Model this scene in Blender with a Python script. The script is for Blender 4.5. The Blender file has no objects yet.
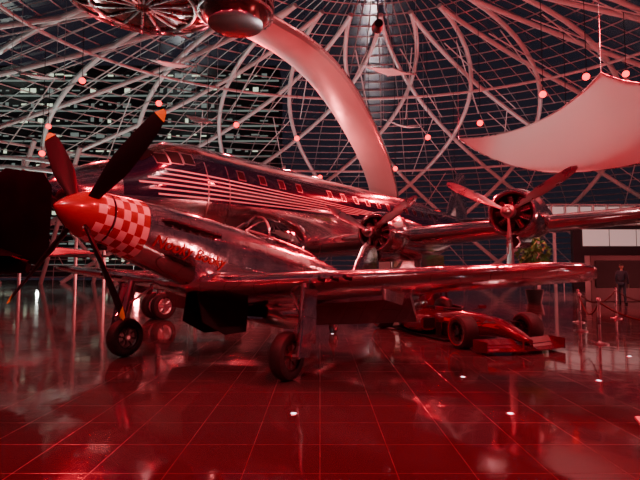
import bpy, math, random
import numpy as np
from math import sin, cos, pi, radians, sqrt
from mathutils import Vector, Matrix
random.seed(4)
COL = bpy.context.scene.collection

# ---------------------------------------------------------------- materials
def mat(name, col, metal=0.0, rough=0.4, emit=None, es=0.0, noise=0.0, nscale=3.0, bump=0.0, coat=0.0, panel=False, spec=.5):
    m = bpy.data.materials.new(name); m.use_nodes = True
    nt = m.node_tree; b = nt.nodes['Principled BSDF']
    b.inputs['Base Color'].default_value = (*col, 1)
    b.inputs['Metallic'].default_value = metal
    b.inputs['Roughness'].default_value = rough
    b.inputs['Coat Weight'].default_value = coat
    b.inputs['Specular IOR Level'].default_value = spec
    if emit:
        b.inputs['Emission Color'].default_value = (*emit, 1)
        b.inputs['Emission Strength'].default_value = es
    tc = nt.nodes.new('ShaderNodeTexCoord')
    nz = nt.nodes.new('ShaderNodeTexNoise'); nz.inputs['Scale'].default_value = nscale
    nz.inputs['Detail'].default_value = 4
    nt.links.new(tc.outputs['Object'], nz.inputs['Vector'])
    mr = nt.nodes.new('ShaderNodeMapRange')
    mr.inputs['From Min'].default_value = .3; mr.inputs['From Max'].default_value = .7
    mr.inputs['To Min'].default_value = max(0.02, rough-noise); mr.inputs['To Max'].default_value = rough+noise
    nt.links.new(nz.outputs['Fac'], mr.inputs['Value'])
    nt.links.new(mr.outputs['Result'], b.inputs['Roughness'])
    if bump > 0:
        bp = nt.nodes.new('ShaderNodeBump'); bp.inputs['Strength'].default_value = bump
        bp.inputs['Distance'].default_value = .02
        nt.links.new(nz.outputs['Fac'], bp.inputs['Height'])
        last = bp
        if panel:
            sp = nt.nodes.new('ShaderNodeSeparateXYZ'); nt.links.new(tc.outputs['Object'], sp.inputs[0])
            ad = nt.nodes.new('ShaderNodeMath'); ad.operation = 'ADD'
            nt.links.new(sp.outputs['Y'], ad.inputs[0]); nt.links.new(sp.outputs['Z'], ad.inputs[1])
            cb = nt.nodes.new('ShaderNodeCombineXYZ'); nt.links.new(sp.outputs['X'], cb.inputs['X']); nt.links.new(ad.outputs[0], cb.inputs['Y'])
            br = nt.nodes.new('ShaderNodeTexBrick')
            br.inputs['Scale'].default_value = 1.0; br.inputs['Brick Width'].default_value = panel
            br.inputs['Row Height'].default_value = panel*.55; br.inputs['Mortar Size'].default_value = .004
            br.inputs['Color1'].default_value = (1, 1, 1, 1); br.inputs['Color2'].default_value = (.86, .86, .86, 1)
            br.inputs['Mortar'].default_value = (.15, .15, .15, 1)
            nt.links.new(cb.outputs[0], br.inputs['Vector'])
            b2 = nt.nodes.new('ShaderNodeBump'); b2.inputs['Strength'].default_value = .5; b2.inputs['Distance'].default_value = .008
            nt.links.new(br.outputs['Color'], b2.inputs['Height']); nt.links.new(bp.outputs[0], b2.inputs['Normal'])
            mx = nt.nodes.new('ShaderNodeMix'); mx.data_type = 'RGBA'; mx.blend_type = 'MULTIPLY'
            mx.inputs[0].default_value = .8; mx.inputs[6].default_value = (*col, 1)
            nt.links.new(br.outputs['Color'], mx.inputs[7]); nt.links.new(mx.outputs[2], b.inputs['Base Color'])
            last = b2
        nt.links.new(last.outputs[0], b.inputs['Normal'])
    return m

M_ALU = mat('polished_aluminium', (.94, .93, .93), 1, .13, noise=.05, nscale=3.2, bump=.6, panel=.62)
M_ALU2 = mat('airliner_aluminium', (.88, .86, .86), 1, .14, noise=.05, nscale=1.2, bump=.6, panel=1.3)
M_STEEL = mat('brushed_steel', (.6, .6, .6), 1, .3, noise=.08)
M_ENG = mat('engine_metal', (.16, .15, .15), .8, .4)
M_RED = mat('red_paint', (.34, .012, .05), 0, .22, coat=.8, nscale=5)
M_WHITE = mat('white_paint', (.85, .83, .82), 0, .3, coat=.4)
M_NAVY = mat('navy_paint', (.012, .015, .04), 0, .15, coat=.8)
M_CARP = mat('race_car_paint', (.09, .012, .035), .2, .16, coat=1.0)
M_BLACK = mat('black_paint', (.006, .006, .007), 0, .5, spec=.3)
M_RUBBER = mat('tyre_rubber', (.012, .012, .012), 0, .65, noise=.1, nscale=20, bump=.2)
M_YEL = mat('yellow_paint', (.85, .6, .03), 0, .4)
M_DARK = mat('dark_aircraft_paint', (.003, .003, .005), 0, .5, noise=.1, spec=.3)
M_LAT = mat('painted_steel_tube', (.66, .65, .64), .1, .4, noise=.05)
M_MUL = mat('glazing_bar', (.38, .39, .39), .3, .4)
M_SAIL = mat('sail_fabric', (.88, .86, .84), 0, .8, noise=.1, nscale=6, bump=.2)
M_WALK = mat('walkway_cladding', (.6, .56, .54), .3, .4, noise=.1, nscale=1.5)
M_WALL = mat('dark_facade', (.03, .03, .035), 0, .5)
M_BOOTH = mat('booth_panel', (.03, .006, .008), 0, .4)
M_LEAF = mat('leaf', (.07, .25, .04), 0, .5, noise=.1)
M_POT = mat('pot_clay', (.03, .03, .03), 0, .6)
M_ROPE = mat('rope_velvet', (.05, .01, .01), 0, .8)
M_LAMP = mat('red_lamp_lens', (1, .05, .05), 0, .3, emit=(1, .01, .02), es=5)
M_FLL = mat('floor_lamp_lens', (1, 1, 1), 0, .3, emit=(.7, .85, 1), es=8)
M_PINK = mat('glowing_wall_and_glazing', (.6, .55, .5), 0, .5, emit=(1, .82, .76), es=.32)
M_OFF = mat('office_window_light', (.5, .5, .5), 0, .5, emit=(.9, 1, .7), es=1.5)
M_OFF2 = mat('office_window_dim', (.5, .5, .5), 0, .5, emit=(.6, .72, .62), es=.36)
M_FAC = mat('office_facade', (.03, .035, .035), 0, .6)
M_SCREEN = mat('display_screen', (.2, .2, .2), 0, .3, emit=(1, .45, .4), es=.8)
M_SKIN = mat('skin', (.5, .3, .22), 0, .5)
M_HAIR = mat('hair', (.03, .02, .015), 0, .6)
M_CLOTH1 = mat('jacket_cloth', (.05, .05, .07), 0, .8)
M_CLOTH2 = mat('shirt_cloth', (.4, .38, .36), 0, .8)

def glass_mat(name, tint, tr, rough=.05):
    m = bpy.data.materials.new(name); m.use_nodes = True; nt = m.node_tree
    nt.nodes.remove(nt.nodes['Principled BSDF']); out = nt.nodes['Material Output']
    t = nt.nodes.new('ShaderNodeBsdfTransparent'); t.inputs[0].default_value = (*tint, 1)
    g = nt.nodes.new('ShaderNodeBsdfGlossy'); g.inputs['Roughness'].default_value = rough
    g.inputs[0].default_value = (.7, .7, .7, 1)
    nz = nt.nodes.new('ShaderNodeTexNoise'); nz.inputs['Scale'].default_value = .6
    tc = nt.nodes.new('ShaderNodeTexCoord'); nt.links.new(tc.outputs['Object'], nz.inputs['Vector'])
    mr = nt.nodes.new('ShaderNodeMapRange'); mr.inputs['To Min'].default_value = tr*.6; mr.inputs['To Max'].default_value = tr*1.4
    nt.links.new(nz.outputs['Fac'], mr.inputs['Value'])
    mx = nt.nodes.new('ShaderNodeMixShader')
    nt.links.new(mr.outputs[0], mx.inputs[0]); nt.links.new(t.outputs[0], mx.inputs[1]); nt.links.new(g.outputs[0], mx.inputs[2])
    nt.links.new(mx.outputs[0], out.inputs[0])
    return m
M_GLASS = glass_mat('roof_glass', (.68, .72, .74), .08, .16)
M_CANOPY = glass_mat('canopy_glass', (.5, .5, .55), .35, .03)

# ---------------------------------------------------------------- geometry helper
def crom(xs, ys, x):
    xs = list(xs)
    if x <= xs[0]: return ys[0]
    if x >= xs[-1]: return ys[-1]
    i = max(k for k in range(len(xs)) if xs[k] <= x)
    h = xs[i+1]-xs[i]; t = (x-xs[i])/h
    def sl(k):
        if k == 0: return (ys[1]-ys[0])/(xs[1]-xs[0])
        if k == len(xs)-1: return (ys[-1]-ys[-2])/(xs[-1]-xs[-2])
        a = (ys[k]-ys[k-1])/(xs[k]-xs[k-1]); b = (ys[k+1]-ys[k])/(xs[k+1]-xs[k])
        return 0 if a*b <= 0 else 2*a*b/(a+b)
    m0, m1 = sl(i)*h, sl(i+1)*h
    return (2*t**3-3*t*t+1)*ys[i]+(t**3-2*t*t+t)*m0+(-2*t**3+3*t*t)*ys[i+1]+(t**3-t*t)*m1

class Geo:
    def __init__(s): s.v = []; s.f = []; s.m = []
    def add(s, v, f, m=0):
        o = len(s.v); s.v += [tuple(p) for p in v]
        for k, q in enumerate(f):
            s.f.append([o+i for i in q]); s.m.append(m if isinstance(m, int) else m[k])
    def rings(s, R, m=0, cap=True, closed=True, matfn=None):
        n = len(R[0]); v = [p for r in R for p in r]; f = []; ms = []
        for i in range(len(R)-1):
            for j in range(n if closed else n-1):
                k = (j+1) % n
                f.append([i*n+j, i*n+k, (i+1)*n+k, (i+1)*n+j]); ms.append(matfn(i, j) if matfn else m)
        if cap and closed:
            f.append(list(range(n))[::-1]); ms.append(m)
            f.append([(len(R)-1)*n+j for j in range(n)]); ms.append(m)
        s.add(v, f, ms)
    def tube(s, P, r, n=8, m=0, cap=True):
        P = [Vector(p) for p in P]; R = []
        for i, p in enumerate(P):
            t = (P[min(i+1, len(P)-1)]-P[max(i-1, 0)]).normalized()
            up = Vector((0, 0, 1)) if abs(t.z) < .9 else Vector((1, 0, 0))
            a = t.cross(up).normalized(); b = a.cross(t)
            rr = r[i] if isinstance(r, (list, tuple)) else r
            R.append([p+a*rr*cos(2*pi*k/n)+b*rr*sin(2*pi*k/n) for k in range(n)])
        s.rings(R, m, cap)
    def box(s, c, d, m=0, rot=None):
        v = []
        for x in (-.5, .5):
            for y in (-.5, .5):
                for z in (-.5, .5):
                    p = Vector((x*d[0], y*d[1], z*d[2]))
                    if rot: p = rot @ p
                    v.append(p+Vector(c))
        s.add(v, [[0, 1, 3, 2], [4, 6, 7, 5], [0, 4, 5, 1], [2, 3, 7, 6], [0, 2, 6, 4], [1, 5, 7, 3]], m)
    def lathe(s, prof, o, axis='x', n=32, m=0, cap=False, matfn=None):
        R = []
        for a, r in prof:
            ring = []
            for k in range(n):
                c_, s_ = r*cos(2*pi*k/n), r*sin(2*pi*k/n)
                if axis == 'x': q = (a, c_, s_)
                elif axis == 'y': q = (c_, a, s_)
                else: q = (c_, s_, a)
                ring.append(Vector(q)+Vector(o))
            R.append(ring)
        s.rings(R, m, cap, matfn=matfn)
    def foil(s, secs, axis='y', m=0, n=10):
        R = []
        for sp, le, ch, off, tc in secs:
            ring = []
            xs = [0.5*(1-cos(pi*k/n)) for k in range(n+1)]
            def th(x): return tc*5*(.2969*sqrt(x)-.126*x-.3516*x*x+.2843*x**3-.1015*x**4)
            up = [(x, th(x)*1.1) for x in xs]; lo = [(x, -th(x)*.9) for x in xs[1:-1]][::-1]
            for x, t in up+lo:
                if axis == 'y': ring.append((le+x*ch, sp, off+t*ch))
                else: ring.append((le+x*ch, off+t*ch, sp))
            R.append(ring)
        s.rings(R, m)
    def build(s, name, mats, parent=None, loc=None, angle=35, bevel=0):
        me = bpy.data.meshes.new(name); me.from_pydata(s.v, [], s.f)
        for mm in (mats if isinstance(mats, list) else [mats]): me.materials.append(mm)
        me.polygons.foreach_set('material_index', s.m)
        me.polygons.foreach_set('use_smooth', [True]*len(s.f))
        me.update()
        import bmesh
        bm = bmesh.new(); bm.from_mesh(me); bmesh.ops.recalc_face_normals(bm, faces=bm.faces); bm.to_mesh(me); bm.free()
        me.set_sharp_from_angle(angle=radians(angle))
        ob = bpy.data.objects.new(name, me); COL.objects.link(ob)
        if parent: ob.parent = parent
        if loc: ob.location = loc
        if bevel:
            b = ob.modifiers.new('bevel', 'BEVEL'); b.width = bevel; b.segments = 2; b.limit_method = 'ANGLE'
        return ob

def empty(name, mtx):
    e = bpy.data.objects.new(name, None); COL.objects.link(e); e.matrix_world = mtx; e.empty_display_size = .3
    return e
def frame(X, Y, Z, o, sc=1.0):
    m = Matrix.Identity(4)
    for i in range(3):
        m[i][0] = X[i]*sc; m[i][1] = Y[i]*sc; m[i][2] = Z[i]*sc; m[i][3] = o[i]
    return m

class Body:
    def __init__(s, secs): s.S = secs; s.xs = [q[0] for q in secs]
    def at(s, x): return [crom(s.xs, [q[k] for q in s.S], x) for k in (1, 2, 3, 4)]
    def ring(s, x, n=40):
        w, zt, zb, e = s.at(x); zc = (zt+zb)/2; h = (zt-zb)/2; r = []
        for k in range(n):
            a = 2*pi*k/n; c, d = cos(a), sin(a)
            r.append((x, w*math.copysign(abs(c)**(2/e), c), zc+h*math.copysign(abs(d)**(2/e), d)))
        return r
    def wid(s, x, z):
        w, zt, zb, e = s.at(x); zc = (zt+zb)/2; h = (zt-zb)/2
        u = min(1, abs((z-zc)/h)); return w*(1-u**e)**(1/e)
    def loft(s, g, x0, x1, nx, n=40, m=0, matfn=None):
        g.rings([s.ring(x0+(x1-x0)*i/nx, n) for i in range(nx+1)], m, True, matfn=matfn)
    def patch(s, g, x0, x1, zf0, zf1, side, m=0, nx=10, nz=3, off=.008):
        v = []; f = []
        for i in range(nx+1):
            x = x0+(x1-x0)*i/nx; a = zf0(x) if callable(zf0) else zf0; b = zf1(x) if callable(zf1) else zf1
            for j in range(nz+1):
                z = a+(b-a)*j/nz; v.append((x, side*(s.wid(x, z)+off), z))
        for i in range(nx):
            for j in range(nz):
                q = i*(nz+1)+j; f.append([q, q+nz+1, q+nz+2, q+1])
        g.add(v, f, m)

def blade(g, x, R, r0, alpha, chord, m=0, mt=1, tipfrac=.9, n=14):
    er = Vector((0, -cos(alpha), sin(alpha))); et = Vector((0, sin(alpha), cos(alpha))); ex = Vector((1, 0, 0))
    rg = []; fr = []
    for i in range(n+1):
        u = i/n; r = r0+(R-r0)*u; fr.append(r/R)
        c = chord*(crom([0, .15, .45, .75, .92, 1], [.4, .6, 1, .9, .68, .22], u))
        beta = -radians(58-38*u); th = .35*c*(1-u)**1.5+.07*c
        cd = et*cos(beta)+ex*sin(beta); td = ex*cos(beta)-et*sin(beta)
        rg.append([Vector((x, 0, 0))+er*r+cd*(c/2*cos(a))+td*(th/2*sin(a)) for a in [2*pi*k/10 for k in range(10)]])
    g.rings(rg, m, True, matfn=lambda i, j: mt if fr[i] > tipfrac else m)

def wheel(g, c, r, w, axis='y', mt=0, mh=1, rim=.6):
    p = [(-w*.3, r*rim), (-w*.45, r*rim*1.05), (-w*.5, r*.82), (-w*.42, r*.94), (-w*.25, r*.99), (0, r), (w*.25, r*.99), (w*.42, r*.94), (w*.5, r*.82), (w*.45, r*rim*1.05), (w*.3, r*rim)]
    g.lathe(p, c, axis, 32, mt)
    for sg in (-1, 1):
        g.lathe([(sg*w*.3, r*rim), (sg*w*.36, r*rim*.92), (sg*w*.22, r*rim*.8), (sg*w*.25, r*rim*.35), (sg*w*.42, r*.18), (sg*w*.42, .001)], c, axis, 24, mh)
        for k in range(8):
            a = 2*pi*k/8; d = Vector((cos(a), 0, sin(a))) if axis == 'y' else Vector((0, cos(a), sin(a)))
            off = Vector((0, sg*w*.27, 0)) if axis == 'y' else Vector((sg*w*.27, 0, 0))
            g.tube([Vector(c)+off+d*r*.15, Vector(c)+off+d*r*rim*.85], r*.05, 6, mh)

# ---------------------------------------------------------------- FIGHTER
FB = Body([(.60, .345, .345, -.345, 2.0), (1.0, .38, .385, -.42, 2.1), (1.6, .42, .44, -.54, 2.3), (2.4, .46, .48, -.68, 2.5), (3.2, .47, .52, -.78, 2.6), (4.0, .47, .56, -.82, 2.5),
           (5.0, .46, .56, -.84, 2.3), (5.8, .42, .54, -.80, 2.2), (6.8, .32, .48, -.58, 2.1), (7.8, .22, .42, -.28, 2), (8.8, .12, .36, -.02, 2), (9.5, .04, .30, .12, 2)])
def fighter(name, mtx, skin, spin, dark, checks=True, text=None, wheelz=-1.515, tailz=-.856):
    E = empty(name, mtx)
    g = Geo(); FB.loft(g, .62, 9.5, 70, 44); g.build('fuselage', [skin], E)
    g = Geo()
    pr = [(.60*(k/18), .345*max(.004, sin(min(1, k/18)*pi/2))**.8) for k in range(19)]
    def sm(i, j):
        if checks and i >= 12: return ((i-12)//3 + j//3) % 2
        return 0
    g.lathe(pr, (0, 0, 0), 'x', 48, 0, matfn=sm); g.build('spinner', [spin, M_WHITE], E)
    g = Geo()
    xs = [.63+.02*k for k in range(26)]
    if checks:
        R = []
        for x in xs:
            R.append([(p[0], p[1]*1.006, p[2]*1.006) for p in FB.ring(x, 48)])
        g.rings(R, 0, False, matfn=lambda i, j: (i//5 + j//3 + 1) % 2); g.build('checker_band', [spin, M_WHITE], E)
    g = Geo()
    for k in range(4): blade(g, .36, 1.74, .2, radians(43+90*k), .27, 0, 1, .9)
    g.build('propeller', [M_BLACK, M_YEL if checks else M_BLACK], E)
    def zw(y): return -.62+.083*y
    for sd, nm in ((-1, 'wing_port'), (1, 'wing_starboard')):
        g = Geo()
        g.foil([(0, 2.2, 3.0, -.62, .15), (sd*.5, 2.2, 3.0, zw(.3), .15), (sd*1.1, 2.55, 2.55, zw(1.1), .15), (sd*2.2, 2.72, 2.26, zw(2.2), .145), (sd*3.7, 2.95, 1.85, zw(3.7), .135),
                (sd*5.1, 3.17, 1.46, zw(5.1), .125), (sd*5.45, 3.27, 1.3, zw(5.45), .11), (sd*5.6, 3.42, 1.03, zw(5.6), .08), (sd*5.64, 3.6, .7, zw(5.64), .03)], 'y', 0, 14)
        for y0, y1 in ((.55, 2.95),):
            v = []
            for y, te in ((y0, 5.15), (y1, 4.95)):
                z = zw(y)-.02
                v += [(te-.5, sd*y, z+.05), (te-.5, sd*y, z-.10), (te-.12, sd*y, z-.46), (te-.05, sd*y, z-.44)]
            g.add(v, [[0, 1, 2, 3], [4, 7, 6, 5], [0, 4, 5, 1], [1, 5, 6, 2], [2, 6, 7, 3], [3, 7, 4, 0]])
        for yy in (2.25, 2.45, 2.65):
            g.tube([(2.62, sd*yy, zw(yy)-.03), (2.82, sd*yy, zw(yy)-.03)], .03, 8, 1)
        g.foil([(zw(2.95)-.05, 3.2, 1.0, sd*2.95, .09), (zw(2.95)-.28, 3.3, .8, sd*2.95, .09)], 'z', 0)
        g.build(nm, [skin, M_BLACK], E)
        g = Geo()
        g.foil([(sd*.05, 8.0, 1.45, .34, .1), (sd*.8, 8.2, 1.2, .34, .1), (sd*1.8, 8.42, .88, .34, .09), (sd*1.98, 8.55, .6, .34, .05)], 'y'); g.build('tailplane', [skin], E)
        g = Geo(); c = Vector((2.72, sd*1.78, wheelz))
        wheel(g, c, .345, .22, 'y', 0, 3)
        g.tube([(2.78, sd*1.93, zw(1.9)), (2.75, sd*1.96, -1.1)], .062, 12, 1)
        g.tube([(2.75, sd*1.96, -1.1), (2.73, sd*1.96, wheelz)], .042, 12, 1)
        g.tube([(2.73, sd*1.98, wheelz), (2.72, sd*1.68, wheelz)], .035, 8, 1)
        g.tube([(2.70, sd*1.96, -1.02), (2.58, sd*1.96, -1.2), (2.70, sd*1.96, -1.42)], .02, 6, 1)
        g.tube([(3.0, sd*1.5, zw(1.5)-.05), (2.76, sd*1.95, -1.0)], .025, 6, 1)
        g.box((2.78, sd*2.05, -.98), (.36, .025, .78), 2, Matrix.Rotation(radians(4*sd), 3, 'X'))
        g.box((2.76, sd*2.04, -1.42), (.26, .02, .3), 2)
        g.build('main_gear', [M_RUBBER, M_STEEL, skin, M_ENG], E)
        g = Geo()
        g.add([(2.45, sd*.1, -.74), (3.75, sd*.1, -.74), (3.65, sd*.2, -1.28), (3.1, sd*.22, -1.36), (2.55, sd*.2, -1.2),
               (2.45, sd*.13, -.74), (3.75, sd*.13, -.74), (3.65, sd*.23, -1.28), (3.1, sd*.25, -1.36), (2.55, sd*.23, -1.2)],
              [[0, 1, 2, 3, 4], [9, 8, 7, 6, 5], [0, 5, 6, 1], [1, 6, 7, 2], [2, 7, 8, 3], [3, 8, 9, 4], [4, 9, 5, 0]])
        g.build('gear_door', [dark], E, bevel=.004)
        g = Geo()
        for k in range(6):
            x = 1.38+.17*k; y = sd*(FB.wid(x, .14)-.02)
            g.tube([(x, y, .14), (x+.05, y+sd*.07, .15), (x+.15, y+sd*.11, .15)], [.04, .042, .036], 8)
        g.tube([(1.32, sd*(FB.wid(1.3, .14)-.005), .14), (2.36, sd*(FB.wid(2.4, .14)-.005), .14)], .028, 6)
        g.build('exhaust_stacks', [M_BLACK], E)
    g = Geo(); g.foil([(.25, 7.3, 2.45, 0, .04), (.45, 7.95, 1.85, 0, .08), (.9, 8.3, 1.45, 0, .08), (1.35, 8.6, 1.08, 0, .08), (1.52, 8.8, .7, 0, .05)], 'z', 0, 12)
    g.build('tail_fin', [skin], E)
    g = Geo(); SB = Body([(4.15, .30, -.74, -1.02, 3), (4.5, .34, -.70, -1.10, 3), (5.2, .34, -.60, -1.14, 2.8), (6.0, .30, -.5, -1.04, 2.6), (6.9, .22, -.42, -.72, 2.4)])
    SB.loft(g, 4.15, 6.9, 20, 32); g.box((4.14, 0, -.88), (.02, .5, .2), 1); g.build('radiator_scoop', [skin, M_BLACK], E)
    g = Geo(); g.box((.70, 0, -.36), (.12, .2, .09), 0); g.build('chin_intake', [M_BLACK], E, bevel=.02)
    g = Geo(); R = []
    for x, w, h in [(3.35, .26, .0), (3.5, .29, .15), (3.7, .32, .32), (3.88, .33, .43), (4.1, .34, .49), (4.5, .34, .52), (4.9, .32, .46), (5.3, .28, .32), (5.7, .2, .15), (6.0, .1, .0)]:
        R.append([(x, w*cos(pi*k/20), .48+h*sin(pi*k/20)) for k in range(21)])
    g.rings(R, 0, False, closed=False); g.build('canopy', [M_CANOPY], E)
    g = Geo()
    for i in (0, 3):
        g.tube([(p[0], p[1]*1.01, p[2]+.005) for p in R[i]], .024, 6)
    for j in (6, 14): g.tube([(R[i][j]) for i in range(4)], .016, 6)
    for j in (0, 20): g.tube([(r[j][0], r[j][1], r[j][2]+.02) for r in R], .024, 6)
    g.build('canopy_frame', [M_STEEL if checks else skin], E)
    g = Geo(); g.box((4.75, 0, .62), (.12, .36, .5), 0, Matrix.Rotation(.2, 3, 'Y')); g.box((3.75, 0, .58), (.3, .4, .16)); g.box((5.05, 0, .55), (.5, .3, .12)); g.build('cockpit_seat', [M_BLACK], E, bevel=.03)
    g = Geo(); wheel(g, (7.3, 0, tailz), .16, .12); g.tube([(7.15, 0, -.35), (7.25, .0, tailz+.22), (7.25, .09, tailz+.1), (7.3, .09, tailz)], .03, 8, 1)
    g.tube([(7.25, 0, tailz+.22), (7.25, -.09, tailz+.1), (7.3, -.09, tailz)], .03, 8, 1); g.build('tail_wheel', [M_RUBBER, M_STEEL], E)
    g = Geo(); g.tube([(6.3, 0, .5), (6.35, 0, .95)], .012, 6); g.build('antenna_mast', [M_BLACK], E)
    if text:
        cu = bpy.data.curves.new('t', 'FONT'); cu.body = text; cu.size = .245; cu.shear = .3; cu.offset = .002
        to = bpy.data.objects.new('t', cu); COL.objects.link(to)
        dg = bpy.context.evaluated_depsgraph_get(); me = bpy.data.meshes.new_from_object(to.evaluated_get(dg))
        vs = []
        for v in me.vertices:
            x = 1.22+v.co.x; z = -.24+v.co.y-.06*v.co.x
            vs.append((x, -(FB.wid(x, z)+.01), z))
        g = Geo(); g.add(vs, [list(p.vertices) for p in me.polygons]); ob = g.build('name_lettering', [mat('lettering_red', (.28, .006, .02), 0, .3)], E)
        bpy.data.objects.remove(to); bpy.data.meshes.remove(me)
    return E

th = radians(10.0)
h2 = Vector((.506, .862, 0)).normalized()
X = Vector((h2.x*cos(th), h2.y*cos(th), -sin(th))); Y = Vector((-h2.y, h2.x, 0)); Z = X.cross(Y)
fighter('fighter_plane', frame(X, Y, Z, (-3.22, 5.63, 2.36)), M_ALU, M_RED, M_DARK, True, 'Nooky Booky',
        wheelz=(.345-2.36+2.72*sin(th))/cos(th), tailz=(.16-2.36+7.3*sin(th))/cos(th))
th = radians(9); h2 = Vector((.96, -.28, 0)).normalized()
X = Vector((h2.x*cos(th), h2.y*cos(th), -sin(th))); Y = Vector((-h2.y, h2.x, 0)); Z = X.cross(Y)
sc = 1.55
zt0 = 2.33*sc
fighter('fighter_plane', frame(X, Y, Z, (-6.4-9.4*sc*.95, 10.2+9.4*sc*.27, zt0), sc), M_DARK, M_DARK, M_DARK, False, None, wheelz=(.345-2.33+2.72*sin(th))/cos(th), tailz=(.16-2.33+7.3*sin(th))/cos(th))

# ---------------------------------------------------------------- AIRLINER
AB = Body([(0, .04, 3.72, 3.64, 2), (.12, .3, 3.95, 3.38, 2), (.5, .62, 4.2, 3.02, 2), (1.2, .96, 4.52, 2.68, 2), (2.0, 1.22, 4.80, 2.45, 2), (2.7, 1.38, 5.25, 2.32, 2), (3.4, 1.48, 5.55, 2.26, 2), (4.6, 1.58, 5.68, 2.2, 2), (6, 1.59, 5.68, 2.2, 2),
           (20, 1.59, 5.68, 2.2, 2), (24, 1.35, 5.62, 2.75, 2), (28, .8, 5.4, 3.7, 2), (31.5, .12, 5.05, 4.8, 2)])
X = Vector((.6, .8, 0)); Y = Vector((-.8, .6, 0)); Z = Vector((0, 0, 1))
A = empty('propeller_airliner', frame(X, Y, Z, (-7.15, 12.0, 0)))
g = Geo(); AB.loft(g, 0, 31.5, 130, 56); g.build('fuselage', [M_ALU2], A)
g = Geo()
for sd in (-1, 1):
    AB.patch(g, 1.6, 27, lambda x: 3.55+.02*x, lambda x: min(4.98, 4.0+.35*x) if x < 20 else 4.98, sd, 0, 80, 10, .006)
    for k in range(6):
        z0 = 3.66+.16*k
        def za(x, z0=z0): u = min(1, max(0, (x-2)/14)); return z0+(4.1-z0)*u*.75
        def zb(x, z0=z0): u = min(1, max(0, (x-2)/14)); return z0+.055*(1-.55*u)+(4.1-z0)*u*.75
        AB.patch(g, 2.0+.25*abs(k-2), 12+.7*k, za, zb, sd, 1, 60, 1, .012)
    for k in range(17):
        x = 5.4+1.02*k
        if k in (4,): continue
        AB.patch(g, x, x+.36, 4.5, 4.86, sd, 3, 3, 3, .016)
        AB.patch(g, x+.04, x+.32, 4.54, 4.82, sd, 2, 3, 3, .02)
    AB.patch(g, 4.1, 4.14, 3.0, 4.9, sd, 3, 1, 10, .016); AB.patch(g, 4.95, 4.99, 3.0, 4.9, sd, 3, 1, 10, .016)
    for x0, x1, z0, z1 in ((2.62, 2.95, 4.66, 4.98), (3.0, 3.35, 4.70, 5.1), (3.42, 3.75, 4.74, 5.08)):
        AB.patch(g, x0-.03, x1+.03, z0-.03, z1+.03, sd, 3, 4, 4, .016)
        AB.patch(g, x0, x1, z0, z1, sd, 2, 4, 4, .02)
g.build('livery_and_windows', [M_NAVY, M_WHITE, M_BLACK, M_STEEL], A)
g = Geo()
for k in range(4):
    a0 = radians(50+20.5*k); a1 = radians(50+20.5*k+18)
    v = []
    for x in (2.25, 2.45, 2.68):
        w, zt, zb, e = AB.at(x); zc = (zt+zb)/2; hh = (zt-zb)/2
        for a in (a0, (a0+a1)/2, a1): v.append((x, 1.012*w*cos(a), zc+1.012*hh*sin(a)))
    g.add(v, [[0, 1, 4, 3], [1, 2, 5, 4], [3, 4, 7, 6], [4, 5, 8, 7]])
g.build('windshield', [M_BLACK], A)
def zl(y): return 2.42+.062*y
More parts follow.
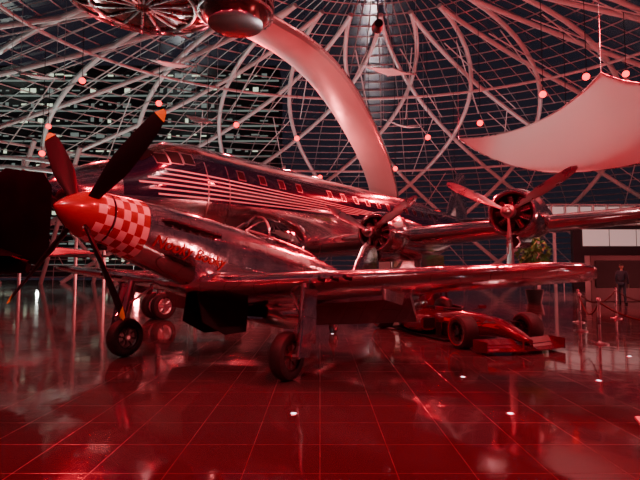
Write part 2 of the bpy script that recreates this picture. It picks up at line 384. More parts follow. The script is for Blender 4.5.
for sd, nm in ((-1, 'wing_port'), (1, 'wing_starboard')):
    g = Geo()
    g.foil([(0, 9.6, 6.0, 2.45, .15), (sd*1.6, 9.6, 6.0, zl(1.6), .15), (sd*5, 9.9, 5.1, zl(5), .15), (sd*9.3, 10.35, 4.0, zl(9.3), .14), (sd*14, 10.9, 2.9, zl(14), .13), (sd*17, 11.25, 2.2, zl(17), .12), (sd*17.7, 11.5, 1.6, zl(17.7), .09), (sd*17.9, 11.9, .9, zl(17.9), .04)], 'y', 0, 16)
    g.build(nm, [M_ALU2], A)
    g = Geo(); g.foil([(sd*.1, 27.6, 3.2, 5.0, .1), (sd*4, 28.5, 2.0, 5.15, .1), (sd*5.9, 29.0, 1.2, 5.2, .08), (sd*6.1, 29.4, .6, 5.2, .04)], 'y'); g.build('tailplane', [M_ALU2], A)
    for ye in (4.8, 9.3):
        zc = zl(ye)+.18 if ye > 6 else 2.82
        e = empty('engine_nacelle', Matrix.Translation((0, 0, 0))); e.parent = A; e.matrix_local = Matrix.Translation((8.3, sd*ye, zc))
        g = Geo()
        g.lathe([(.62, .44), (.35, .54), (.3, .57), (.27, .60), (.28, .64), (.36, .69), (.6, .735), (1.0, .76), (1.5, .755), (1.55, .72), (1.56, .66), (2.4, .64), (3.4, .55), (4.6, .36), (5.8, .08)], (0, 0, 0), 'x', 40, 0,
                matfn=lambda i, j: 1 if i == 0 else 0)
        g.lathe([(.66, .44), (.7, .001)], (0, 0, 0), 'x', 24, 1)
        if ye < 6:
            R = []
            for x, w, zt, zb in [(1.6, .4, -.2, -.66), (2.6, .6, -.1, -.95), (4.5, .55, -.1, -.95), (6.2, .3, -.1, -.5), (7.2, .05, -.1, -.2)]:
                R.append([(x, w*cos(2*pi*k/24), (zt+zb)/2+(zt-zb)/2*sin(2*pi*k/24)) for k in range(24)])
            g.rings(R, 0)
        g.tube([(.45, 0, -.83), (1.6, 0, -.78), (2.4, 0, -.55)], [.2, .22, .1], 16, 0)
        g.lathe([(-.01, .15), (.0, .001)], (.45, 0, -.83), 'x', 16, 1)
        for k in range(9):
            a = 2*pi*k/9
            for q in range(5):
                r_ = .24+.055*q
                g.tube([(.56-.005*q, r_*cos(a), r_*sin(a)), (.56-.005*q, (r_+.03)*cos(a), (r_+.03)*sin(a))], .085, 10, 2)
            g.tube([(.45, .2*cos(a+.2), .2*sin(a+.2)), (.47, .48*cos(a+.13), .48*sin(a+.13))], .013, 6, 3)
        g.lathe([(.0, .13), (.2, .2), (.6, .23)], (.05, 0, 0), 'x', 24, 2, cap=True)
        g.build('cowling', [M_ALU2, M_BLACK, M_ENG, M_STEEL], e)
        g = Geo()
        for k in range(3): blade(g, 0, 2.03, .14, radians(31+120*k), .31, 0, 1, .95)
        g.lathe([(-.42, .001), (-.40, .07), (-.33, .11), (-.15, .13), (-.12, .19), (.12, .19), (.15, .1)], (0, 0, 0), 'x', 24, 0)
        g.build('propeller', [M_STEEL, M_RED], e)
    g = Geo()
    for dy in (-.42, .42): wheel(g, (12.0, sd*4.8+dy, .58), .58, .38)
    g.tube([(12, sd*4.8, 2.3), (12, sd*4.8, .6)], .12, 12, 1); g.tube([(12, sd*4.8-.4, .58), (12, sd*4.8+.4, .58)], .08, 10, 1)
    g.tube([(13.4, sd*4.8, 2.3), (12.05, sd*4.8, 1.1)], .06, 8, 1)
    for dy in (-.62, .62): g.box((12.1, sd*4.8+dy, 1.75), (2.1, .03, .7), 2)
    g.build('main_gear', [M_RUBBER, M_STEEL, M_ALU2], A)
g = Geo(); g.foil([(5.0, 25.2, 6.0, 0, .03), (5.5, 27.0, 4.4, 0, .08), (7.2, 28.2, 3.1, 0, .09), (8.5, 29.1, 2.1, 0, .08), (8.9, 29.6, 1.3, 0, .05)], 'z'); g.build('tail_fin', [M_ALU2], A)
g = Geo()
for dy in (-.25, .25): wheel(g, (3.5, dy, .42), .42, .24)
g.tube([(3.5, 0, 2.4), (3.5, 0, .45)], .08, 12, 1); g.tube([(3.5, -.24, .42), (3.5, .24, .42)], .06, 8, 1)
g.tube([(4.5, 0, 2.3), (3.52, 0, 1.1)], .04, 8, 1); g.box((3.4, -.42, 2.0), (1.6, .03, .6), 2); g.box((3.4, .42, 2.0), (1.6, .03, .6), 2)
g.build('nose_gear', [M_RUBBER, M_STEEL, M_ALU2], A)

# ---------------------------------------------------------------- RACE CAR
X = Vector((.33, -.94, 0)).normalized(); Y = Vector((-X.y, X.x, 0))
C = empty('race_car', frame(X, Y, Z, (3.6, 9.7, 0)))
g = Geo(); b = Body([(-3.7, .10, .42, .2, 2.4), (-3.2, .16, .5, .1, 2.4), (-2.4, .34, .60, .06, 3), (-1.6, .38, .62, .05, 3), (-1.0, .33, .64, .07, 3), (-.4, .25, .62, .16, 3), (.1, .20, .56, .22, 3), (.6, .14, .42, .2, 2.8), (.85, .10, .32, .18, 2.4), (.95, .05, .27, .2, 2)])
b.loft(g, -3.7, .95, 40, 28)
b.patch(g, -1.3, .3, lambda x: .40, lambda x: .47, 1, 1, 12, 1, .004); b.patch(g, -1.3, .3, lambda x: .40, lambda x: .47, -1, 1, 12, 1, .004)
g.build('chassis', [M_CARP, M_RED], C)
g = Geo(); b2 = Body([(-3.7, .03, .55, .3, 2), (-3.2, .08, .72, .3, 2), (-2.7, .16, .9, .4, 2.2), (-2.3, .19, .98, .45, 2.3), (-2.15, .15, .98, .5, 2.4)])
b2.loft(g, -3.7, -2.15, 20, 24); g.tube([(-2.16, 0, .88), (-2.13, 0, .88)], .09, 16, 1)
g.tube([(-2.12, 0, .62), (-2.0, 0, .72), (-1.85, 0, .76), (-1.7, 0, .72), (-1.62, 0, .64)], [.10, .14, .15, .14, .08], 16, 1)
g.tube([(-2.1, -.26, .66), (-1.8, -.27, .68), (-1.4, -.24, .66), (-1.15, 0, .66), (-1.4, .24, .66), (-1.8, .27, .68), (-2.1, .26, .66)], .035, 8, 1)
g.build('engine_cover', [M_CARP, M_BLACK, M_RED], C)
g = Geo()
for sd in (-1, 1):
    R = []
    for x, yc, w, zt, zb in [(-1.55, .6, .2, .50, .16), (-1.7, .6, .24, .54, .1), (-2.3, .55, .26, .54, .08), (-2.9, .42, .2, .44, .07), (-3.4, .28, .1, .3, .07)]:
        R.append([(x, sd*yc+w*math.copysign(abs(cos(a))**.7, cos(a)), (zt+zb)/2+(zt-zb)/2*math.copysign(abs(sin(a))**.7, sin(a))) for a in [2*pi*k/20 for k in range(20)]])
    g.rings(R, 0); g.box((-1.54, sd*.6, .34), (.02, .3, .22), 1)
    for z0, z1 in ((.52, .46), (.26, .24)):
        for dx in (-.28, .22): g.tube([(dx, sd*.2, z0), (0, sd*.7, z1)], .014, 6, 1)
    g.tube([(-.02, sd*.2, .54), (0, sd*.68, .2)], .012, 6, 1)
    for z0 in (.42, .2):
        for dx in (-.3, .25): g.tube([(-3.35+dx, sd*.12, z0), (-3.45, sd*.68, z0)], .014, 6, 1)
    g.tube([(-1.15, sd*.3, .62), (-1.15, sd*.52, .68)], .012, 6, 1); g.box((-1.15, sd*.58, .7), (.08, .18, .08), 0)
    for k in range(3): g.box((-.9-.16*k, sd*(.42+.07*k), .24), (.22, .012, .3), 1)
g.box((-2.1, 0, .045), (2.6, 1.35, .03), 1)
g.build('sidepods_and_suspension', [M_CARP, M_BLACK, M_RED], C, bevel=.004)
g = Geo()
for k, (x, z, t) in enumerate(((.92, .08, -.05), (.78, .12, -.25), (.68, .17, -.45))):
    for sd in (-1, 1):
        v = []
        for y, dx in ((.14, 0), (.5, -.04), (.90, -.14)):
            for a, zz in ((.08, -.015), (-.08, .02+.1*(-t))):
                for h_ in (0, .014): v.append((x+dx+a, sd*y, z+zz+h_))
        f = []
        for q in range(2):
            o = 4*q; f += [[o, o+4, o+6, o+2], [o+1, o+3, o+7, o+5], [o, o+1, o+5, o+4], [o+2, o+6, o+7, o+3]]
        f += [[0, 2, 3, 1], [8, 9, 11, 10]]
        g.add(v, f, 0)
g.box((.92, 0, .08), (.16, .3, .016), 0)
for sd in (-1, 1):
    g.box((.66, sd*.91, .15), (.40, .015, .2), 0); g.tube([(.85, sd*.08, .26), (.88, sd*.12, .09)], .018, 6, 0)
g.build('front_wing', [M_CARP, M_RED], C)
g = Geo(); g.box((-3.95, 0, .92), (.26, .92, .03), 0, Matrix.Rotation(.2, 3, 'Y')); g.box((-4.12, 0, .86), (.2, .92, .02), 0, Matrix.Rotation(-.6, 3, 'Y'))
for sd in (-1, 1): g.box((-4.0, sd*.47, .68), (.6, .02, .6), 0)
g.box((-3.9, 0, .6), (.12, .03, .6), 0); g.build('rear_wing', [M_CARP], C, bevel=.004)
for x, w in ((0, .34), (-3.45, .42)):
    for sd in (-1, 1):
        g = Geo(); wheel(g, (x, sd*.80, .335), .335, w, rim=.55); g.lathe([(sd*w*.49, .25), (sd*w*.502, .262)], (x, sd*.80, .335), 'y', 32, 2); g.build('wheel', [M_RUBBER, M_BLACK, M_RED], C)

# ---------------------------------------------------------------- HALL SHELL
CX, CY, RA, RB, RH = 3.0, 24.0, 47.0, 35.0, 18.5
def dome(t, p, k=1.0):
    return (CX+RA*k*cos(p)*cos(t), CY+RB*k*cos(p)*sin(t), RH*k*sin(p))
def dome_z(x, y, k=.985):
    q = 1-((x-CX)/RA/k)**2-((y-CY)/RB/k)**2; return RH*k*sqrt(max(0, q))
g = Geo()
g.rings([[dome(2*pi*j/96, (pi/2-.01)*i/24, 1.0) for j in range(96)] for i in range(25)], 0, False)
g.build('ceiling', [M_GLASS], angle=60)
g = Geo()
for i in range(1, 44):
    p = (pi/2)*i/46
    g.tube([dome(2*pi*j/96, p, .996) for j in range(97)], .05, 4, cap=False)
for j in range(90):
    g.tube([dome(2*pi*j/90, (pi/2-.08)*i/16, .996) for i in range(17)], .035, 4)
g.build('glazing_bars', [M_MUL])
g = Geo()
N = 24
for j in range(N):
    for sg, tw in ((1, .6), (-1, .85)):
        t0 = 2*pi*(j+.25*sg)/N
        P = [dome(t0+sg*tw*(i/28), (pi/2-.16)*i/28, .982) for i in range(29)]
        g.tube(P, [.24-.09*i/28 for i in range(29)], 10)
for p in (.34, .72, 1.1):
    g.tube([dome(2*pi*j/96, p, .975) for j in range(97)], .12, 8, cap=False)
for j in range(N*2):
    t0 = 2*pi*(j+.5)/N/2
    for i in range(4):
        p0 = .1+.3*i
        g.tube([dome(t0, p0, .972), dome(t0+(.1 if j % 2 else -.1), p0+.3, .972)], .045, 5)
g.build('roof_frame', [M_LAT])
g = Geo()
for a in range(100, 185, 7):
    t = radians(a); b0 = dome(t, .0, .93); b1 = dome(t+.03, .75, .97)
    g.tube([(b0[0], b0[1], 0), b1], .2, 10)
g.build('facade_column', [M_LAT])

# floor
m = bpy.data.materials.new('polished_tiles'); m.use_nodes = True; nt = m.node_tree; bs = nt.nodes['Principled BSDF']
tc = nt.nodes.new('ShaderNodeTexCoord'); sp = nt.nodes.new('ShaderNodeSeparateXYZ'); nt.links.new(tc.outputs['Object'], sp.inputs[0])
def M(op, a, b=None):
    n = nt.nodes.new('ShaderNodeMath'); n.operation = op
    for i, q in enumerate((a, b)):
        if q is None: continue
        if isinstance(q, (int, float)): n.inputs[i].default_value = q
        else: nt.links.new(q, n.inputs[i])
    return n.outputs[0]
def line(o, off):
    a = M('DIVIDE', M('ADD', o, off), .6); fr = M('FRACT', M('ADD', a, 100.5)); return M('LESS_THAN', M('ABSOLUTE', M('SUBTRACT', fr, .5)), .005)
ln = M('MAXIMUM', line(sp.outputs['X'], 0), line(sp.outputs['Y'], -.16))
nz = nt.nodes.new('ShaderNodeTexNoise'); nz.inputs['Scale'].default_value = 1.1; nz.inputs['Detail'].default_value = 5; nt.links.new(tc.outputs['Object'], nz.inputs['Vector'])
mx = nt.nodes.new('ShaderNodeMix'); mx.data_type = 'RGBA'
mx.inputs[6].default_value = (.06, .05, .05, 1); mx.inputs[7].default_value = (.17, .13, .13, 1); nt.links.new(ln, mx.inputs[0]); nt.links.new(mx.outputs[2], bs.inputs['Base Color'])
mr = nt.nodes.new('ShaderNodeMapRange'); mr.inputs['From Min'].default_value = .3; mr.inputs['From Max'].default_value = .7; mr.inputs['To Min'].default_value = .05; mr.inputs['To Max'].default_value = .10
nt.links.new(nz.outputs['Fac'], mr.inputs['Value']); nt.links.new(M('ADD', mr.outputs[0], M('MULTIPLY', ln, .2)), bs.inputs['Roughness'])
n2 = nt.nodes.new('ShaderNodeTexNoise'); n2.inputs['Scale'].default_value = 1.7; nt.links.new(tc.outputs['Object'], n2.inputs['Vector'])
bp = nt.nodes.new('ShaderNodeBump'); bp.inputs['Strength'].default_value = .07; bp.inputs['Distance'].default_value = .05; nt.links.new(n2.outputs['Fac'], bp.inputs['Height']); nt.links.new(bp.outputs[0], bs.inputs['Normal'])
bs.inputs['Specular IOR Level'].default_value = .8
g = Geo(); g.box((CX, CY, -.1), (100, 76, .2)); g.build('floor', [m])

# rear facade at right
g = Geo(); g.box((28, 40, 2.6), (13, .4, 5.2))
for k in range(6): g.box((23.4+2.3*k, 39.75, 4.15), (2.2, .06, 1.4), 1)  # white wall band, brightness put in as emission though it is no lamp
for k in range(14):
    g.box((18.6+1.2*k, 40, 6.1), (.12, .2, 1.8), 2)
    g.box((19.2+1.2*k, 40.1, 6.1), (1.0, .04, 1.5), 1)
g.box((26.5, 40, 7.0), (17, .2, .12), 2); g.box((26.5, 40, 6.1), (17, .12, .06), 2); g.box((26.5, 40, 5.25), (17, .2, .1), 2)
g.box((20, 40, 2.6), (.2, .2, 5.2), 2); g.box((18.6, 40, 2.6), (.2, .2, 5.2), 2)
# railing in front
for z in (.5, .8, 1.1): g.tube([(18, 38.6, z), (34, 38.6, z)], .035, 6, 2)
for k in range(9): g.tube([(18+2*k, 38.6, 0), (18+2*k, 38.6, 1.15)], .04, 6, 2)
g.build('wall_back', [M_WALL, M_PINK, M_LAT])
g = Geo(); g.box((-52, 82, 18), (90, 8, 36), 0)
for r in range(13):
    z = 3+2.6*r
    g.box((-52, 77.9, z-.9), (90, .3, .22), 2)
    for k in range(60):
        q = random.random()
        if q < .8: g.box((-95+1.45*k, 77.9, z+random.choice((0, 0, .2))), (random.choice((.5, .9, 1.35)), .1, random.choice((.18, .25, .7))), 1 if q < .25 else 2)
g.build('office_building', [M_FAC, M_OFF, M_OFF2])
g = Geo()
for r, z in ((7.0, 7.8), (7.0, 8.5), (7.0, 6.9)):
    g.tube([(-24+r*cos(pi*k/20), 37-3*sin(pi*k/20), z+1.2*sin(pi*k/20)) for k in range(21)], .16, 8, 0)
for k in range(0, 21, 4):
    x, y = -24+7*cos(pi*k/20), 37-3*sin(pi*k/20); g.tube([(x, y, 0), (x, y, 8.5+1.2*sin(pi*k/20))], .12, 8, 0)
g.build('entrance_canopy', [M_LAT])

# ---------------------------------------------------------------- suspended bar pod and walkway
PZ = 13.2
g = Geo()
g.lathe([(-1.25, .01), (-1.25, 1.5), (-1.1, 2.4), (-.6, 3.3), (0, 3.9), (.25, 4.0), (.45, 3.9), (.6, 3.5), (.7, .01)], (-7.0, 18, PZ), 'z', 56, 0)
for r, z in ((2.0, -1.22), (3.0, -.85), (3.7, -.28), (4.02, .2)):
    g.tube([(-7.0+r*cos(2*pi*k/48), 18+r*sin(2*pi*k/48), PZ+z-.02) for k in range(49)], .07, 8, 1, cap=False)
for k in range(16):
    a = 2*pi*k/16
    g.tube([(-7+r*cos(a), 18+r*sin(a), PZ+z-.03) for r, z in ((.3, -1.27), (1.5, -1.26), (2.4, -1.12), (3.3, -.62), (3.9, 0))], .05, 6, 1)
for k in range(4):
    a = 2*pi*k/4+.4; x, y = -7+3*cos(a), 18+3*sin(a); g.tube([(x, y, PZ+.4), (x, y, dome_z(x, y))], .04, 6, 1)
g.lathe([(11.5, .7), (11.4, 1.1), (11.8, 1.4), (13.2, 1.5)], (-3.4, 18.4, 0), 'z', 32, 2, cap=True)
for z in (11.8, 12.1, 12.5): g.tube([(-3.4+1.5*cos(2*pi*k/32), 18.4+1.5*sin(2*pi*k/32), z) for k in range(33)], .05, 6, 1, cap=False)
for k in range(12):
    a = 2*pi*k/12; g.tube([(-3.4+1.5*cos(a), 18.4+1.5*sin(a), 11.8), (-3.4+1.55*cos(a), 18.4+1.55*sin(a), 13.1)], .03, 6, 1)
g.build('suspended_bar_pod', [mat('pod_glass', (.35, .12, .12), .8, .14), M_STEEL, mat('pod_cladding', (.2, .1, .1), .8, .2)])

def qs(P, n):
    P = [Vector(p) for p in P]; d = [0]
    for i in range(1, len(P)): d.append(d[-1]+(P[i]-P[i-1]).length)
    out = []
    for k in range(n+1):
        s_ = d[-1]*k/n; out.append(Vector([crom(d, [p[a] for p in P], s_) for a in range(3)]))
    return out
P = qs([(-3.0, 20.1, 12.3), (-1.4, 21.5, 12.0), (.1, 23.2, 11.4), (1.2, 25, 10.7), (2.4, 27.5, 9.7), (3.7, 30.5, 8.2), (4.6, 33, 6.3), (5.2, 34.8, 3.6), (5.5, 35.6, 0)], 40)
lat = Vector((.86, -.5, 0)); R = []; g = Geo()
for i, p in enumerate(P):
    t = (P[min(i+1, 40)]-P[max(0, i-1)]).normalized(); u = lat.cross(t).normalized()
    u = -u if u.z < 0 else u
    w = .95
    R.append([p+lat*a+u*b for a, b in ((-w, .25), (-w, -.1), (-w*.6, -.28), (w*.6, -.28), (w, -.1), (w, .25), (w*.9, .25), (w*.88, .05), (-w*.88, .05), (-w*.9, .25))])
g.rings(R, 0)
for sd in (-1, 1): g.tube([p+lat*sd*.98+Vector((0, 0, .2)) for p in P], .07, 6, 1)
g.build('arched_walkway', [M_WALK, M_STEEL])

# ---------------------------------------------------------------- sails
def coons(name, c, n=18):
    def q(P, t): return Vector(P[0])*(1-t)**2+Vector(P[1])*2*t*(1-t)+Vector(P[2])*t*t
    AB_, BC, DC, AD = c; v = []; f = []
    a, b_, c_, d_ = Vector(AB_[0]), Vector(AB_[2]), Vector(DC[2]), Vector(DC[0])
    for i in range(n+1):
        for j in range(n+1):
            u, w = i/n, j/n
            v.append((1-w)*q(AB_, u)+w*q(DC, u)+(1-u)*q(AD, w)+u*q(BC, w)-((1-u)*(1-w)*a+u*(1-w)*b_+u*w*c_+(1-u)*w*d_)-Vector((0, 0, 16*u*(1-u)*w*(1-w)*.08*(b_-a).length)))
    for i in range(n):
        for j in range(n):
            k = i*(n+1)+j; f.append([k, k+n+1, k+n+2, k+1])
    g = Geo(); g.add(v, f)
    for P_ in c: g.tube([q(P_, k/16) for k in range(17)], .03, 6, 1)
    for p in (a, b_, c_, d_):
        g.tube([p, (p.x, p.y, max(p.z+.5, dome_z(p.x, p.y)))], .015, 5, 1)
    ob = g.build(name, [M_SAIL, M_STEEL], angle=80)
A_, B_, C_, D_ = (7.2, 24, 8.3), (9.8, 16, 8.4), (13.6, 15, 8.4), (13.4, 17, 5.9)
coons('shade_sail', [(A_, (10.0, 20.5, 7.4), B_), (B_, (11.4, 15.6, 7.3), C_), (D_, (13.0, 16, 7.4), C_), (A_, (9.4, 20.5, 4.6), D_)])
for (x, y, z, r) in ((4.2, 28, 13.5, 1.7), (-8.6, 26, 13.1, 1.6), (-16, 26, 12.4, 1.5), (5.8, 32, 11.4, 1.4), (-7.8, 30, 11.1, 1.1)):
    a, b_, c_, d_ = (x-r, y, z+.45), (x, y-r, z-.45), (x+r, y, z-.1), (x+.2, y+r, z+.5)
    mid = lambda p, q_: tuple((p[i]+q_[i])/2*.7+(x, y, z)[i]*.3 for i in range(3))
    coons('shade_sail', [(a, mid(a, b_), b_), (b_, mid(b_, c_), c_), (d_, mid(d_, c_), c_), (a, mid(a, d_), d_)], 8)

# ---------------------------------------------------------------- lamps
RC = (1, .010, .035)
def spot(loc, tgt, e, col=RC, size=70, rad=.2, blend=.6):
    l = bpy.data.lights.new('spot', 'SPOT'); l.energy = e; l.color = col; l.spot_size = radians(size); l.spot_blend = blend; l.shadow_soft_size = rad
    o = bpy.data.objects.new('spot_beam', l); COL.objects.link(o); o.location = loc
    o.rotation_euler = (Vector(tgt)-Vector(loc)).to_track_quat('-Z', 'Y').to_euler(); return o
def lamp(p, tgt, e, **kw):
    p = Vector(p); d = (Vector(tgt)-p).normalized()
    g = Geo(); g.tube([p-d*.35, p], [.15, .2], 16, 0); g.tube([p+d*.0, p+d*.02], .19, 16, 1)
    g.tube([p-d*.2, (p.x, p.y, dome_z(p.x, p.y))], .02, 6, 0)
    ob = g.build('ceiling_or_fill_spot', [M_BLACK, M_LAMP])
    if e:
        s_ = spot(p+d*.06, tgt, e, **kw); s_.name = 'beam'; s_.parent = ob
K = .85
for p in ((-14.5, 28, 13.0), (-10.5, 30, 12.3), (-5.8, 32, 11.5), (-1.7, 34, 11.1), (3.6, 34, 11.6), (7.7, 33, 10.9), (10.4, 30, 11.0), (12.6, 26, 11.4)):
    lamp(p, (p[0]*.25, 9, 1), 9000*K, size=75)
for p in ((-18, 30, 9), (-13, 36, 9.5), (14.5, 25, 12), (16, 30, 9), (0, 38, 9), (11, 38, 8), (-8.5, 35, 10), (6, 37, 9.5), (-20, 34, 12), (18, 27, 13)):
    lamp(p, (0, 5, 1), 0)
for p, tg, e in (((-6, 3, 11), (-2, 9, 1.5), 2600), ((3, 1.5, 11), (0, 8, 1), 2600), ((9, 6, 11), (4, 12, 2), 4500), ((-1, 12, 13), (-1, 7, 0), 5000),
                 ((-12, 10, 11), (-6, 14, 3), 4000), ((12, 14, 11), (4, 20, 3), 6000), ((3, 9, 12), (2, 7, 0), 3500), ((1.5, -3, 10), (1, 4, 0), 6000)):
    lamp(p, tg, e*K, size=95)  # added red overhead fill, partly behind the camera, for front lighting and floor
for p, tg, e, s_, c in (((-4, 0, 9.5), (-2.0, 7.5, 1.8), 1000, 50, (1, .42, .42)), ((8, 5, 11), (2, 9, 2), 900, 60, (1, .38, .38)), ((1, 10, 12.5), (-3, 13, 4), 1500, 65, (1, .42, .42)), ((9, 12, 11), (6, 13, 3), 1300, 70, (1, .38, .38)),
                     ((4, 11, 12), (10.8, 18.5, 7), 2000, 50, (1, .8, .74)), ((2, 16, 10), (1.5, 26, 10), 1100, 60, (1, .4, .38)), ((-1, 8, 12), (-6, 16, 13), 500, 60, (1, .4, .4))):
    lamp(p, tg, e, size=s_, col=c, rad=.4)  # added pinkish fill spots that lift the aircraft, sail, walkway and pod
for p, e in (((16, 24, 1.0), 4000), ((6, 40, 1.0), 2800), ((-14, 36, 1.), 1200), ((22, 10, 1.0), 3000), ((0, 28, 8.0), 1200), ((10, 22, 5), 500)):
    l = bpy.data.lights.new('up', 'POINT'); l.energy = e*K; l.color = (1, .15, .16); l.shadow_soft_size = .15
    o = bpy.data.objects.new('fill_light', l); COL.objects.link(o); o.location = p  # added point lights with no fixture, brightening the roof frame and its reflections
# added neutral fill spots without fixtures, aimed up to brighten columns and roof frame
for p, tg, e, c in (((-24, 40, .6), (-16, 32, 13), 9000, (.85, .95, .85)), ((-12, 47, .6), (-8, 36, 14), 6000, (.85, .9, .9)), ((24, 42, .6), (16, 32, 14), 5000, (1, .8, .82)), ((6, 50, .6), (4, 38, 14), 6000, (1, .82, .85)), ((-30, 28, .6), (-18, 26, 14), 5000, (.85, .95, .88))):
    o = spot(p, tg, e*.5, col=c, size=110, rad=.1, blend=1); o.name = 'roof_fill_light'
for x, y in ((-.29, 5.26), (2.09, 5.26), (3.96, 6.77), (2.1, 7.0), (.3, 11.5), (5.6, 8.6)):
    g = Geo(); g.lathe([(0, .05), (.006, .045), (.006, .03)], (0, 0, 0), 'z', 24, 0); g.lathe([(.004, .03), (.005, .001)], (0, 0, 0), 'z', 24, 1)
    g.build('floor_light', [M_STEEL, M_FLL], loc=(x, y, 0))

# ---------------------------------------------------------------- barriers etc
BR = empty('rope_barrier', Matrix.Identity(4))
S = [(5.9, 10.0), (7.4, 9.0), (7.6, 13.9), (6.6, 12.0), (9.4, 15.0), (11.5, 15.2)]
for x, y in S:
    g = Geo(); g.lathe([(0, .001), (0, .17), (.02, .17), (.045, .05), (.06, .025), (.9, .025), (.9, .04), (.94, .045), (.97, .03), (.98, .001)], (0, 0, 0), 'z', 24); g.build('stanchion', [M_STEEL], BR, loc=(x, y, 0))
for i, j in ((0, 1), (0, 3), (3, 2), (2, 4), (4, 5)):
    a, b_ = Vector((*S[i], .88)), Vector((*S[j], .88))
    g = Geo(); g.tube([a.lerp(b_, k/14)-Vector((0, 0, 1.4*(k/14)*(1-k/14))) for k in range(15)], .018, 8); g.build('rope', [M_ROPE], BR)
g = Geo(); g.box((14.8, 22.5, 1.1), (4.0, .5, 2.2), 0)
g.box((14.8, 22.22, 1.3), (3.6, .04, 1.3), 1); g.build('display_booth', [M_BOOTH, M_BLACK], bevel=.03)
g = Geo(); g.box((3.95, 23.0, 1.9), (.9, .06, .55), 1); g.box((3.95, 23.04, 1.9), (1.0, .06, .65), 0); g.tube([(3.95, 23.05, 0), (3.95, 23.05, 1.7)], .04, 8, 0); g.box((3.95, 23.05, .02), (.6, .4, .04), 0)
g.build('display_stand', [M_BLACK, M_SCREEN])
g = Geo(); g.box((2.76, 3.95, .26), (.16, .3, .02), 1, Matrix.Rotation(.5, 3, 'X')); g.tube([(2.76, 3.95, .02), (2.76, 3.95, .25)], .012, 8, 0); g.box((2.76, 3.95, .01), (.16, .16, .02), 0)
g.build('information_sign', [M_STEEL, M_WHITE])
g = Geo(); g.lathe([(0, .001), (0, .3), (.6, .42), (.6, .36), (.5, .001)], (0, 0, 0), 'z', 24, 0); g.tube([(0, 0, .5), (.05, 0, 1.4), (0, .03, 2.3)], [.06, .05, .03], 8, 1)
for k in range(420):
    a = random.uniform(0, 2*pi); r = .75*random.random()**.4; e = random.uniform(-1, 1)
    c = Vector((r*cos(a)*sqrt(1-e*e), r*sin(a)*sqrt(1-e*e), 2.2+r*e*1.05)); n_ = Vector((random.gauss(0, 1), random.gauss(0, 1), random.gauss(0, 1))).normalized(); t = n_.orthogonal().normalized(); bb = n_.cross(t)
    g.add([c-t*.14, c+bb*.06, c+t*.14, c-bb*.06], [[0, 1, 2, 3]], 2)
for k in range(8):
    a = 2*pi*k/8; g.tube([(0, 0, 1.7+.07*k), (.5*cos(a), .5*sin(a), 2.2+.06*k)], .015, 5, 1)
g.build('potted_tree', [M_POT, M_POT, M_LEAF], loc=(10.0, 22, 0))

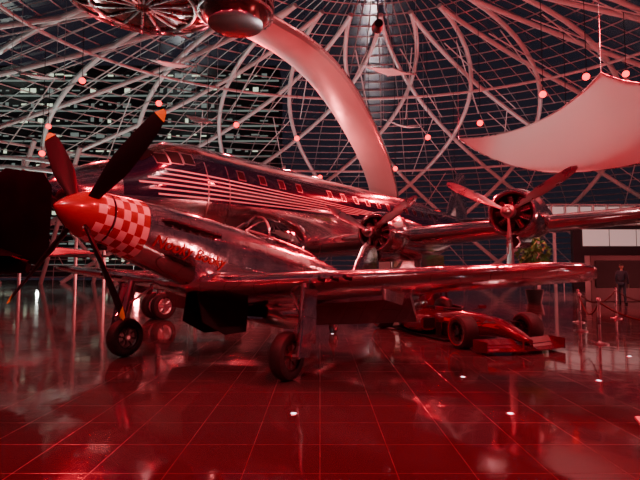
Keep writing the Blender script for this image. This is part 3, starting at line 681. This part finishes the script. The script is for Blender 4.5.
# ---------------------------------------------------------------- visitors (continuous skinned bodies)
def skin_chain(name, V, E, Rr, mats, parent, root=0, sub=2):
    me = bpy.data.meshes.new(name); me.from_pydata(V, E, []); me.materials.append(mats)
    ob = bpy.data.objects.new(name, me); COL.objects.link(ob); ob.parent = parent
    ob.modifiers.new('skin', 'SKIN')
    for i, r in enumerate(Rr):
        d = me.skin_vertices[0].data[i]; d.radius = r if isinstance(r, tuple) else (r, r); d.use_root = (i == root)
    s_ = ob.modifiers.new('sub', 'SUBSURF'); s_.levels = sub; s_.render_levels = sub
    return ob
def visitor(loc, rz, top, bottom):
    Pn = empty('person', Matrix.Translation(loc) @ Matrix.Rotation(rz, 4, 'Z'))
    V = [(0, 0, .96), (.09, 0, .90), (.10, .01, .50), (.11, -.02, .09), (-.09, 0, .90), (-.11, .03, .50), (-.13, .0, .09)]
    skin_chain('trousers', V, [(0, 1), (1, 2), (2, 3), (0, 4), (4, 5), (5, 6)], [(.15, .11), .09, .065, .05, .09, .065, .05], bottom, Pn)
    V = [(0, 0, .98), (0, 0, 1.18), (0, 0, 1.38), (0, -.01, 1.48), (.17, 0, 1.42), (.23, .02, 1.14), (.22, -.10, .90), (-.17, 0, 1.42), (-.24, .02, 1.14), (-.22, -.10, .90)]
    skin_chain('jacket', V, [(0, 1), (1, 2), (2, 3), (2, 4), (4, 5), (5, 6), (2, 7), (7, 8), (8, 9)], [(.15, .11), (.15, .11), (.16, .11), .06, .07, .05, .036, .07, .05, .036], top, Pn)
    for sd in (-1, 1):
        V = [(sd*.22, -.10, .90), (sd*.22, -.13, .83)]; E_ = [(0, 1)]; Rr = [.024, (.034, .02)]
        for k in range(4):
            b0 = len(V); dx = (k-1.5)*.018; L = (.06, .075, .08, .065)[k]
            V += [(sd*.22+dx, -.145, .80), (sd*.22+dx, -.15, .80-L*.5), (sd*.22+dx, -.135, .80-L)]; E_ += [(1, b0), (b0, b0+1), (b0+1, b0+2)]; Rr += [.009, .008, .007]
        b0 = len(V); V += [(sd*.19, -.15, .84), (sd*.18, -.17, .80)]; E_ += [(1, b0), (b0, b0+1)]; Rr += [.01, .009]
        skin_chain('hand', V, E_, Rr, M_SKIN, Pn, 0, 1)
        skin_chain('shoe', [(sd*.12, .05, .05), (sd*.125, -.08, .045), (sd*.13, -.17, .035)], [(0, 1), (1, 2)], [.05, .045, .035], M_BLACK, Pn)
    skin_chain('neck', [(0, -.01, 1.46), (0, -.015, 1.56)], [(0, 1)], [.055, .052], M_SKIN, Pn)
    g = Geo(); R = []
    for k in range(15):
        a = -pi/2+pi*k/14; z = 1.66+.12*sin(a); rr = max(.003, cos(a)); jaw = .82 if z < 1.62 else 1
        R.append([(.075*rr*jaw*cos(2*pi*j/20), -.01+.095*rr*sin(2*pi*j/20)*(.9 if z < 1.6 else 1), z) for j in range(20)])
    g.rings(R, 0)
    g.tube([(0, -.10, 1.68), (0, -.125, 1.645), (0, -.10, 1.635)], [.008, .014, .008], 8, 0)
    for sd in (-1, 1):
        g.tube([(sd*.03, -.098, 1.672), (sd*.03, -.104, 1.672)], .009, 8, 1); g.tube([(sd*.074, 0, 1.69), (sd*.083, .01, 1.66), (sd*.074, 0, 1.63)], .010, 8, 0)
    g.tube([(-.022, -.096, 1.605), (0, -.102, 1.603), (.022, -.096, 1.605)], .005, 6, 2)
    R = []
    for k in range(9):
        a = .25+(pi/2-.25)*k/8; rr = max(.003, cos(a)); R.append([(.084*rr*cos(2*pi*j/20), .008+.103*rr*sin(2*pi*j/20), 1.665+.13*sin(a)) for j in range(20)])
    g.rings(R, 1); g.build('head', [M_SKIN, M_HAIR, M_RED], Pn)
visitor((13.2, 20.6, 0), 2.2, M_CLOTH1, M_CLOTH1)
visitor((14.0, 20.2, 0), -1.9, M_CLOTH2, M_CLOTH1)
visitor((5.4, 20.6, 0), 2.8, M_CLOTH2, M_CLOTH1)

w = bpy.data.worlds.new('dusk'); bpy.context.scene.world = w; w.use_nodes = True
w.node_tree.nodes['Background'].inputs[0].default_value = (.12, .10, .16, 1); w.node_tree.nodes['Background'].inputs[1].default_value = .16
cd = bpy.data.cameras.new('cam'); cd.sensor_width = 36; cd.lens = 26.4; cd.clip_end = 300
cam = bpy.data.objects.new('camera', cd); COL.objects.link(cam); cam.location = (0, 0, 1.6); cam.rotation_euler = (radians(93.4), 0, 0)
bpy.context.scene.camera = cam
